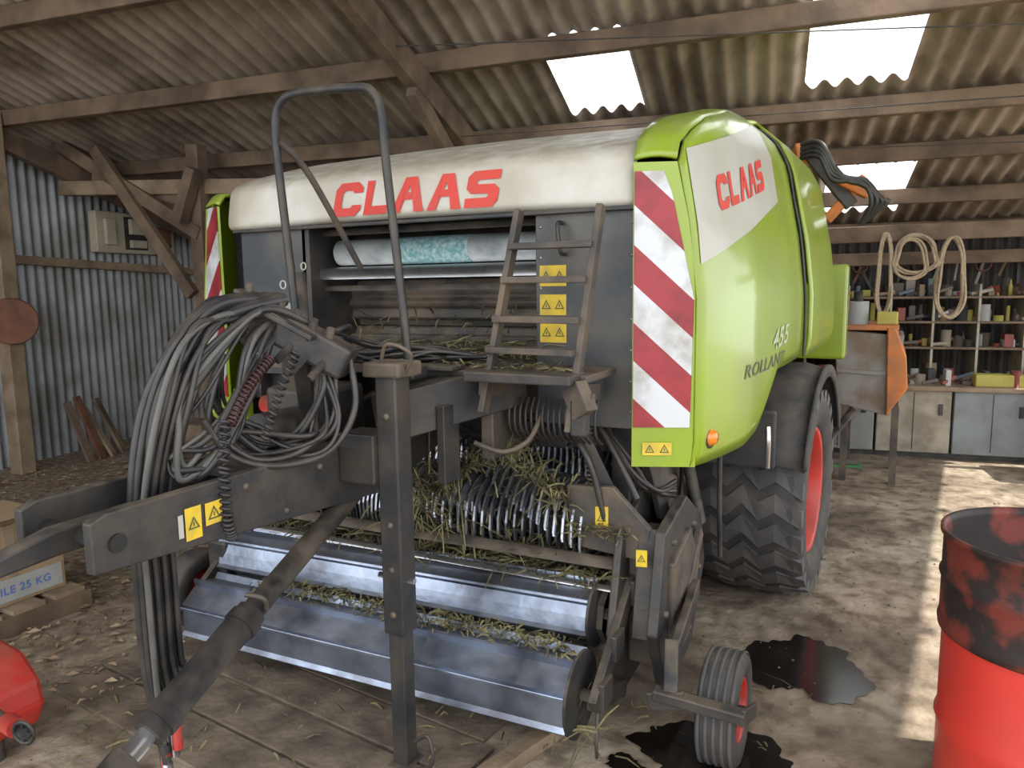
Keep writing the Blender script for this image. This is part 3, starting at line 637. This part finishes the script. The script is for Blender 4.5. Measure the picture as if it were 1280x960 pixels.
# ---------------------------------------------------------------- BARN
FR=BARN
ZE=2.10; YE=8.3; SL_=.296
def rz(y): return ZE+SL_*(YE-y)
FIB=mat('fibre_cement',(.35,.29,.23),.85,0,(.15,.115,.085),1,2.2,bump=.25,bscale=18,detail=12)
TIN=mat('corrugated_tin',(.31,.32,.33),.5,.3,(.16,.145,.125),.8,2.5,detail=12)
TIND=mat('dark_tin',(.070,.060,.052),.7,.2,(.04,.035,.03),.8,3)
SKY=bpy.data.materials.new('translucent_sheet'); SKY.use_nodes=True
nt=SKY.node_tree; nt.nodes.remove(nt.nodes['Principled BSDF'])
tr=nt.nodes.new('ShaderNodeBsdfTransparent'); tl=nt.nodes.new('ShaderNodeBsdfTranslucent'); mx=nt.nodes.new('ShaderNodeMixShader')
mx.inputs[0].default_value=.3; nt.links.new(tr.outputs[0],mx.inputs[1]); nt.links.new(tl.outputs[0],mx.inputs[2]); nt.links.new(mx.outputs[0],nt.nodes['Material Output'].inputs[0])
holes=[(-1.47,-.91,4.85,5.75),(.20,.82,4.0,5.68),(.45,1.1,6.9,7.9),(-4.7,-4.1,6.6,7.4),(-1.43,-.88,1.2,2.3)]
WL=.14
def corr(name,x0,x1,y0,y1,zf,m,holes=(),amp=.028,parent=None):
    n=int((x1-x0)/WL*8)
    ys=sorted(set([y0,y1]+[h[2] for h in holes if y0<h[2]<y1]+[h[3] for h in holes if y0<h[3]<y1]))
    V=[];F=[]
    for i in range(n+1):
        x=x0+i*WL/8
        for y in ys: V.append((x,y,zf(y)+amp*math.sin(2*math.pi*x/WL)))
    k=len(ys)
    for i in range(n):
        xm=x0+(i+.5)*WL/8
        for j in range(k-1):
            ym=(ys[j]+ys[j+1])/2
            if any(a<xm<b and c<ym<d for a,b,c,d in holes): continue
            F.append((i*k+j,(i+1)*k+j,(i+1)*k+j+1,i*k+j+1))
    return mk(name,V,F,m,parent,True)
corr('ceiling',-7,3.4,-1.0,8.6,lambda y:rz(y)+.06,FIB,holes)
for i,h in enumerate(holes):
    corr('window_%d'%(i+1),h[0],h[1],h[2],h[3],lambda y:rz(y)+.055,SKY)
PU=grp('roof_purlins')
for k,y in enumerate((.5,1.6,2.7,3.8,4.8,5.85,6.6,7.4,8.2)):
    wob=random.uniform(-.03,.03)
    beam('purlin_%d'%k,(-6.9,y+.05,rz(y)-.04+wob),(3.3,y-.05,rz(y)-.04-wob),.075,.13,WOOD,PU,.008)
TR=grp('roof_truss')
for k,x in enumerate((-2.25,2.9,-6.3)):
    beam('rafter_%d'%k,(x,-.8,rz(-.8)-.2),(x,8.25,rz(8.25)-.2),.09,.18,WOOD,TR,.008)
beam('truss_strut_a',(-2.25,4.6,rz(4.6)-.3),(-2.25,6.3,1.95),.07,.12,WOOD,TR,.006)
beam('truss_strut_b',(-2.35,5.2,rz(5.2)-.2),(-2.35,5.75,2.0),.07,.12,WOOD,TR,.006)
beam('tie_beam',(-6.4,5.5,2.58),(-2.2,5.75,2.42),.09,.13,WOODL,TR,.006)
beam('brace_a',(-6.5,5.5,3.05),(-4.82,5.5,2.10),.07,.12,WOOD,TR,.006)
beam('brace_b',(-5.9,5.45,2.9),(-4.9,5.45,1.56),.07,.11,WOOD,TR,.006)
beam('brace_c',(-6.1,5.6,2.7),(-4.85,5.6,2.35),.06,.10,WOOD,TR,.006)
beam('truss_post',(-2.25,6.3,0),(-2.25,6.3,rz(6.3)-.2),.12,.12,WOOD,TR,.006,up=(0,1,0))
beam('left_post',(-4.85,5.55,0),(-4.85,5.55,rz(5.5)-.05),.13,.13,WOOD,TR,.008,up=(0,1,0))
beam('post_cap',(-4.95,5.4,2.2),(-4.75,5.4,2.65),.10,.12,WOOD,TR,.008,up=(0,1,0))
WI=grp('roof_wires')
tube('wire_a',[(-2.2,4.3,rz(4.3)-.22),(3.2,4.9,rz(4.9)-.30)],.004,DARK,WI,smooth=False)
tube('wire_b',[(-2.2,5.3,rz(5.3)-.28),(3.2,5.5,rz(5.5)-.24)],.004,DARK,WI,smooth=False)
tube('wire_c',[(-2.2,5.9,rz(5.9)-.2),(3.2,6.3,rz(6.3)-.18)],.004,DARK,WI,smooth=False)
def wall(name,p0,p1,z0,zt,m,amp=.018,wl=.10):
    p0=Vector((*p0,0));p1=Vector((*p1,0)); L=(p1-p0).length; d=(p1-p0)/L; nn=Vector((-d.y,d.x,0)); n=int(L/wl*8)
    V=[];F=[]
    for i in range(n+1):
        s=L*i/n; p=p0+d*s+nn*amp*math.sin(2*math.pi*s/wl)
        V+=[(p.x,p.y,z0),(p.x,p.y,zt(p.y))]
    F=[(2*i,2*i+2,2*i+3,2*i+1) for i in range(n)]
    return mk(name,V,F,m,None,True)
wall('wall_left',(-6.6,-1.0),(-6.6,8.45),0,lambda y:rz(y)+.03,TIN)
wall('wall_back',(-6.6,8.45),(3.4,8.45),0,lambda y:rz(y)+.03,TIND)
LR=grp('wall_rail')
beam('rail',(-6.52,3.5,1.96),(-6.52,7.9,1.80),.07,.08,WOODL,LR,.006)
PO=grp('wall_post')
beam('post',(-6.25,4.72,0),(-6.25,4.72,rz(4.72)-.05),.14,.14,WOODL,PO,.008,up=(0,1,0))
lathe('rusty_disc',[(.001,.02),(.19,.015),(.20,0),(.19,-.01),(.001,-.01)],(-6.13,4.66,1.36),(.8,-.6,0),RUST,PO,32,False)
EC=grp('electrical_cabinet')
CAB=mat('cabinet_cream',(.50,.44,.33),.6)
box('cabinet_back',(-6.56,5.9,2.0),(-6.46,6.95,2.42),CAB,EC,.01)
box('cabinet_recess',(-6.46,6.25,2.04),(-6.455,6.55,2.38),DARK,EC)
for y0,y1,z0,z1 in ((5.98,6.1,2.08,2.34),(6.3,6.5,2.2,2.36),(6.3,6.5,2.06,2.14),(6.62,6.85,2.08,2.30)):
    box('cabinet_cover',(-6.455,y0,z0),(-6.41,y1,z1),RUST if y0>6.5 else CAB,EC,.006)
DB=grp('timber_offcuts')
for k in range(16):
    y=5.05+.18*k; x=-5.9+random.uniform(-.1,1.2)
    beam('offcut_%d'%k,(x,y,.04+.03*(k%3)),(x+random.uniform(-.3,.7),y+random.uniform(.2,.6),.05+.05*(k%2)),.11,.03,random.choice([WOOD,WOODL,RUST]),DB)
for k in range(4):
    y=5.25+.13*k
    beam('leaning_board_%d'%k,(-6.05,y,.0),(-6.3,y+random.uniform(-.1,.2),.45+.15*random.random()),.07,.03,[WOOD,RUST,WOODL][k%3],DB)
box('debris_crate',(-5.9,6.1,0),(-5.5,6.5,.22),WOODL,DB,.01)
CH=mat('cloth_heap',(.36,.30,.23),.9)
def heap(u,v):
    x=-5.5+1.3*u; y=6.5+.8*v; return (x,y,.005+.26*math.sin(math.pi*u)*math.sin(math.pi*v)*(.7+.3*math.sin(9*u+5*v)))
grid('sacking_heap',heap,20,14,CH,DB,False)
V=[];F=[]
for i in range(6000):
    x=random.uniform(-6.2,-2.4); y=random.uniform(2.0,8.0); s=random.uniform(.010,.034); a=random.uniform(0,6.28); z=.006+random.random()*.02
    k=len(V); c_,s_=math.cos(a)*s,math.sin(a)*s
    V+=[(x-c_,y-s_,z),(x+s_*.5,y-c_*.5,z+random.uniform(-.004,.012)),(x+c_,y+s_,z),(x-s_*.5,y+c_*.5,z+random.uniform(-.004,.012))]; F.append((k,k+1,k+2,k+3))
mk('leaf_litter',V,F,LEAF,FLOOR)
WB=grp('workbench')
cabm=[mat('cab_grey',(.26,.27,.25),.6),CREAM,mat('cab_blue',(.24,.27,.28),.6,0,(.15,.15,.14),.6,5),CREAM]
for k in range(4):
    x0=.35+.62*k
    box('cabinet_%d'%k,(x0,7.45,.05),(x0+.6,8.0,.62),cabm[k%4],WB,.008)
    box('cabinet_door_gap',(x0+.298,7.445,.08),(x0+.304,7.452,.60),DARK,WB)
    box('cabinet_handle_%d'%k,(x0+.5,7.43,.4),(x0+.53,7.45,.5),DARK,WB)
box('cabinet_plinth',(.35,7.5,0),(2.85,8.0,.05),DARK,WB)
box('bench_top',(.3,7.4,.62),(3.0,8.05,.66),WOODL,WB,.006)
SH=grp('storage_shelf')
for z in (.96,1.20,1.43):
    box('shelf_board',(.35,7.85,z),(3.1,8.25,z+.02),WOOD,SH)
for x in (.35,.72,1.09,1.45,1.82,2.19,2.55,3.1):
    box('shelf_upright',(x,7.85,.66),(x+.02,8.25,1.56),CREAM,SH)
cols=[mat('cl%d'%i,c,.6) for i,c in enumerate([(.32,.27,.2),(.12,.10,.085),(.42,.36,.08),(.24,.06,.045),(.42,.42,.40),(.09,.12,.16),(.22,.15,.09),(.05,.05,.05),(.30,.26,.2),(.10,.08,.06)])]
for z in (.66,.66,.66,.98,.98,1.22,1.22,1.45,1.45):
    x=.42+random.random()*.05
    while x<3.0:
        w=random.uniform(.03,.10); h=random.uniform(.03,.17); m_=random.choice(cols); y0=random.uniform(7.86,8.05) if z>.8 else random.uniform(7.45,7.85)
        q=random.random()
        if q<.35: cyl('tin',(x+w/2,y0+.06,z),(x+w/2,y0+.06,z+h),min(w/2,.05),m_,SH,12)
        elif q<.5: lathe('bottle',[(.001,0),(w*.35,0),(w*.35,h*.6),(w*.12,h*.8),(w*.12,h),(.001,h)],(x+w/2,y0+.06,z),(0,0,1),m_,SH,12)
        elif q<.78: beam('tool',(x,y0,z+.02),(x+w*2,y0+random.uniform(-.05,.1),z+random.uniform(.03,.10)),.03,.03,m_,SH,.006)
        else: box('carton',(x,y0,z),(x+w,y0+.12,z+h),m_,SH,.005)
        x+=w+random.uniform(.0,.04)
box('yellow_box',(1.75,7.48,.66),(2.15,7.62,.77),cols[2],SH,.01)
HT=grp('hanging_tools')
for k in range(16):
    x=.3+.18*k+J(.05); z=random.uniform(1.45,1.66)
    beam('tool_handle_%d'%k,(x,8.36,z),(x+J(.12),8.36,z+random.uniform(.2,.34)),.02,.025,random.choice([WOOD,DARK,RUST,cols[8]]),HT)
    if k%3==0: lathe('hanging_hoop_%d'%k,[(.06,-.01),(.075,-.01),(.075,.01),(.06,.01),(.06,-.01)],(x+.05,8.33,1.75),(0,1,0),random.choice([DARK,RUST,ROPE]),HT,20)
WC2=grp('white_fridge')
box('fridge_body',(2.40,6.75,0),(2.95,7.3,.85),cols[4],WC2,.02); box('fridge_door',(2.41,6.72,.05),(2.94,6.75,.84),cols[4],WC2,.01); box('fridge_handle',(2.45,6.70,.5),(2.48,6.72,.75),DARK,WC2,.004)
RB=grp('rope_coils')
beam('hanging_beam',(-.2,7.25,1.99),(3.3,7.2,2.03),.09,.14,WOOD,RB,.008)
beam('hanging_beam_b',(-.2,8.0,1.80),(3.3,8.0,1.82),.07,.12,WOOD,RB,.008)
def coil(name,cx,cz,rx,rz_,n,y=7.1):
    for k in range(n):
        q=random.uniform(.90,1.08); ox=random.uniform(-.02,.02)
        tube('%s_%d'%(name,k),[(cx+ox+rx*q*math.cos(t)*(1 if math.sin(t)<0 else .75),y+random.uniform(-.02,.02),cz+rz_*q*math.sin(t)) for t in [i*math.pi/5 for i in range(10)]],.011,ROPE,RB,cyc=True,n=6)
coil('coil_a',1.17,1.82,.19,.16,3); coil('coil_b',1.44,1.62,.13,.36,4); coil('coil_c',.93,1.66,.06,.32,2); coil('coil_d',1.13,1.78,.14,.16,2)
GTR=grp('green_tray')
box('tray_base',(.42,6.9,0),(.80,7.15,.02),mat('tray_green',(.05,.22,.07),.5),GTR); box('tray_load',(.45,6.92,.02),(.77,7.13,.06),cols[1],GTR,.01)
FR=Matrix.Identity(4)
HP_=grp('orange_hopper_trailer')
GT=mat('galv_grey',(.25,.235,.215),.6,.2,(.17,.115,.075),.9,6,detail=12)
HX=-.10
prism('hopper_body',[(-.25+HX,.62),(.12+HX,.55),(.20+HX,1.18),(-.30+HX,1.22)],'y',6.45,7.1,GT,HP_,.01)
prism('hopper_side',[(.10+HX,.55),(.24+HX,.78),(.22+HX,1.02),(.14+HX,1.24),(.08+HX,1.24)],'y',6.4,7.1,ORANGE,HP_,.01)
for x in (-.22+HX,.14+HX):
    for y in (6.45,7.0): box('hopper_leg',(x,y,0),(x+.05,y+.05,.62),DUSTY,HP_)
box('hopper_top_rail',(-.32+HX,6.42,1.22),(.16+HX,7.1,1.26),ORANGE,HP_,.005)
beam('hopper_rib',(-.27+HX,6.44,.9),(.15+HX,6.44,.88),.02,.03,GT,HP_)
cyl('hopper_jack',(-.30+HX,6.3,.35),(-.12+HX,6.3,.62),.03,DARK,HP_)
cyl('white_canister',(-.14+HX,6.6,1.26),(-.14+HX,6.6,1.44),.08,cols[4],HP_); cyl('canister_cap',(-.14+HX,6.6,1.44),(-.14+HX,6.6,1.52),.035,DARK,HP_)
box('yellow_can',(.0+HX,6.5,1.26),(.15+HX,6.65,1.36),cols[2],HP_,.01)
HC=grp('hedge_cutter_boom')
O=Vector((-.06,0,-.13))
def v(*a): return Vector(a)+O
box('boom_base',(-1.1,6.3,0),(-.6,6.9,.5),ORANGE,HC,.02)
beam('boom_mast',(-.85,6.5,.4),v(-.80,6.3,2.4),.12,.12,ORANGE,HC,.01)
beam('boom_arm',v(-.80,6.3,2.4),v(-.55,5.8,2.66),.10,.12,ORANGE,HC,.01)
beam('boom_arm_b',v(-.50,5.75,2.62),v(-.22,5.8,2.25),.06,.09,DARK,HC,.01)
beam('boom_head',v(-.30,5.75,2.42),v(-.12,5.8,2.32),.07,.06,ORANGE,HC,.01)
beam('boom_head_b',v(-.38,5.8,2.16),v(-.14,5.8,2.44),.05,.07,ORANGE,HC,.01)
for k in range(4):
    o=.03*k
    tube('boom_hose_%d'%k,[v(-.55,5.7,2.68-o),v(-.42,5.6,2.66-o),v(-.33,5.6,2.50-o),v(-.24+o,5.6,2.40),v(-.13+o,5.6,2.36-o),v(-.09+o,5.6,2.24),v(-.15,5.65,2.12)],.018,HOSE,HC)
DR=grp('oil_drum')
RDR=mat('drum_red',(.66,.045,.03),.38,0,(.45,.04,.03),.6,4,coat=.2,detail=10)
BDR=mat('burnt_drum',(.030,.022,.020),.6,.2,(.24,.045,.03),.8,7,lo=.5,hi=.6,bump=.1,detail=12)
c=(.475,2.56,0)
lathe('drum_lower',[(.001,0),(.285,0),(.29,.02),(.29,.24),(.298,.26),(.29,.28),(.29,.52),(.285,.56)],c,(0,0,1),RDR,DR,64)
lathe('drum_upper',[(.285,.55),(.302,.55),(.305,.57),(.30,.59),(.30,.70),(.307,.715),(.30,.73),(.30,.835),(.309,.843),(.309,.857),(.298,.857),(.293,.835),(.293,.59),(.001,.57)],c,(0,0,1),BDR,DR,64)
HR=grp('rusty_harrow_roller')
for k in range(9):
    lathe('roller_disc_%d'%k,[(.04,-.006),(.16,-.003),(.16,.003),(.04,.006)],(.95+.06*k,4.35+.02*k,.16),(1,.2,0),RUST,HR,24)
cyl('roller_axle',(.90,4.34,.16),(1.5,4.53,.16),.03,RUST,HR)
CB=grp('box_on_pallet')
O=Vector((.04,-.28,0))
def bx(n,a,b,m,bev=0): return box(n,Vector(a)+O,Vector(b)+O,m,CB,bev)
for k in range(3): bx('pallet_slat_%d'%k,(-4.35,1.98+.2*k,.09),(-3.66,2.13+.2*k,.11),WOODL)
for k in range(3): bx('pallet_block_%d'%k,(-4.3+.28*k,1.98,0),(-4.2+.28*k,2.55,.09),WOOD)
bx('carton_body',(-4.25,2.0,.11),(-3.76,2.5,.50),CARD,.004)
bx('carton_print',(-3.765,2.02,.13),(-3.754,2.48,.24),cols[4])
text('carton_text','FRAGILE 25 KG',lambda u,v:(-3.712,1.76+.38*u,.165+.04*v),BLUE,CB,.02)
bx('carton_tape',(-3.765,2.22,.24),(-3.754,2.27,.50),WOODL)
mk('carton_flap',[(-3.72,1.72,.50),(-3.60,1.72,.56),(-3.60,2.22,.56),(-3.72,2.22,.50)],[(0,1,2,3)],CARD,CB)
RI=grp('red_garden_machine')
prism('machine_body',[(-3.0,.05),(-2.66,.07),(-2.61,.16),(-2.63,.25),(-2.72,.33),(-3.0,.37)],'y',1.16,1.45,RED,RI,.02)
lathe('valve_wheel',[(.030,-.005),(.037,-.005),(.042,0),(.037,.005),(.030,.005),(.030,-.005)],(-2.30,1.20,.27),(.3,-1,0),DARK,RI,24)
beam('valve_spoke',(-2.335,1.20,.27),(-2.265,1.20,.27),.006,.008,DARK,RI)
beam('valve_spoke',(-2.30,1.20,.235),(-2.30,1.20,.305),.006,.008,DARK,RI)
cyl('valve_stem',(-2.66,1.28,.22),(-2.29,1.20,.27),.016,DARK,RI)
cyl('valve_body',(-2.44,1.23,.25),(-2.36,1.215,.26),.030,RED,RI)
cyl('machine_foot',(-2.70,1.3,0),(-2.70,1.3,.09),.04,DARK,RI)
cyl('machine_foot',(-2.90,1.3,0),(-2.90,1.3,.09),.04,DARK,RI)
# ---------------------------------------------------------------- camera & light
cam=bpy.data.cameras.new('camera'); co=bpy.data.objects.new('camera',cam); COL.objects.link(co)
cam.sensor_width=36; cam.lens=930/1280*36; cam.clip_start=.05
co.matrix_world=Matrix.Translation((0,0,1.6))@Matrix.Rotation(math.radians(27),4,'Z')@Matrix.Rotation(math.radians(82.5),4,'X')@Matrix.Rotation(-.014,4,'Z')
SC.camera=co
w=bpy.data.worlds.new('world'); SC.world=w; w.use_nodes=True
bg=w.node_tree.nodes['Background']; bg.inputs[0].default_value=(.93,.965,1,1); bg.inputs[1].default_value=2.6
s=bpy.data.lights.new('sun','SUN'); so=bpy.data.objects.new('sun',s); COL.objects.link(so); s.energy=6.5; s.angle=.01; s.color=(1,.95,.86)
so.rotation_euler=(Vector((.60,.1,.80))).to_track_quat('Z','Y').to_euler()
SC.view_settings.view_transform='Standard'; SC.view_settings.exposure=.25
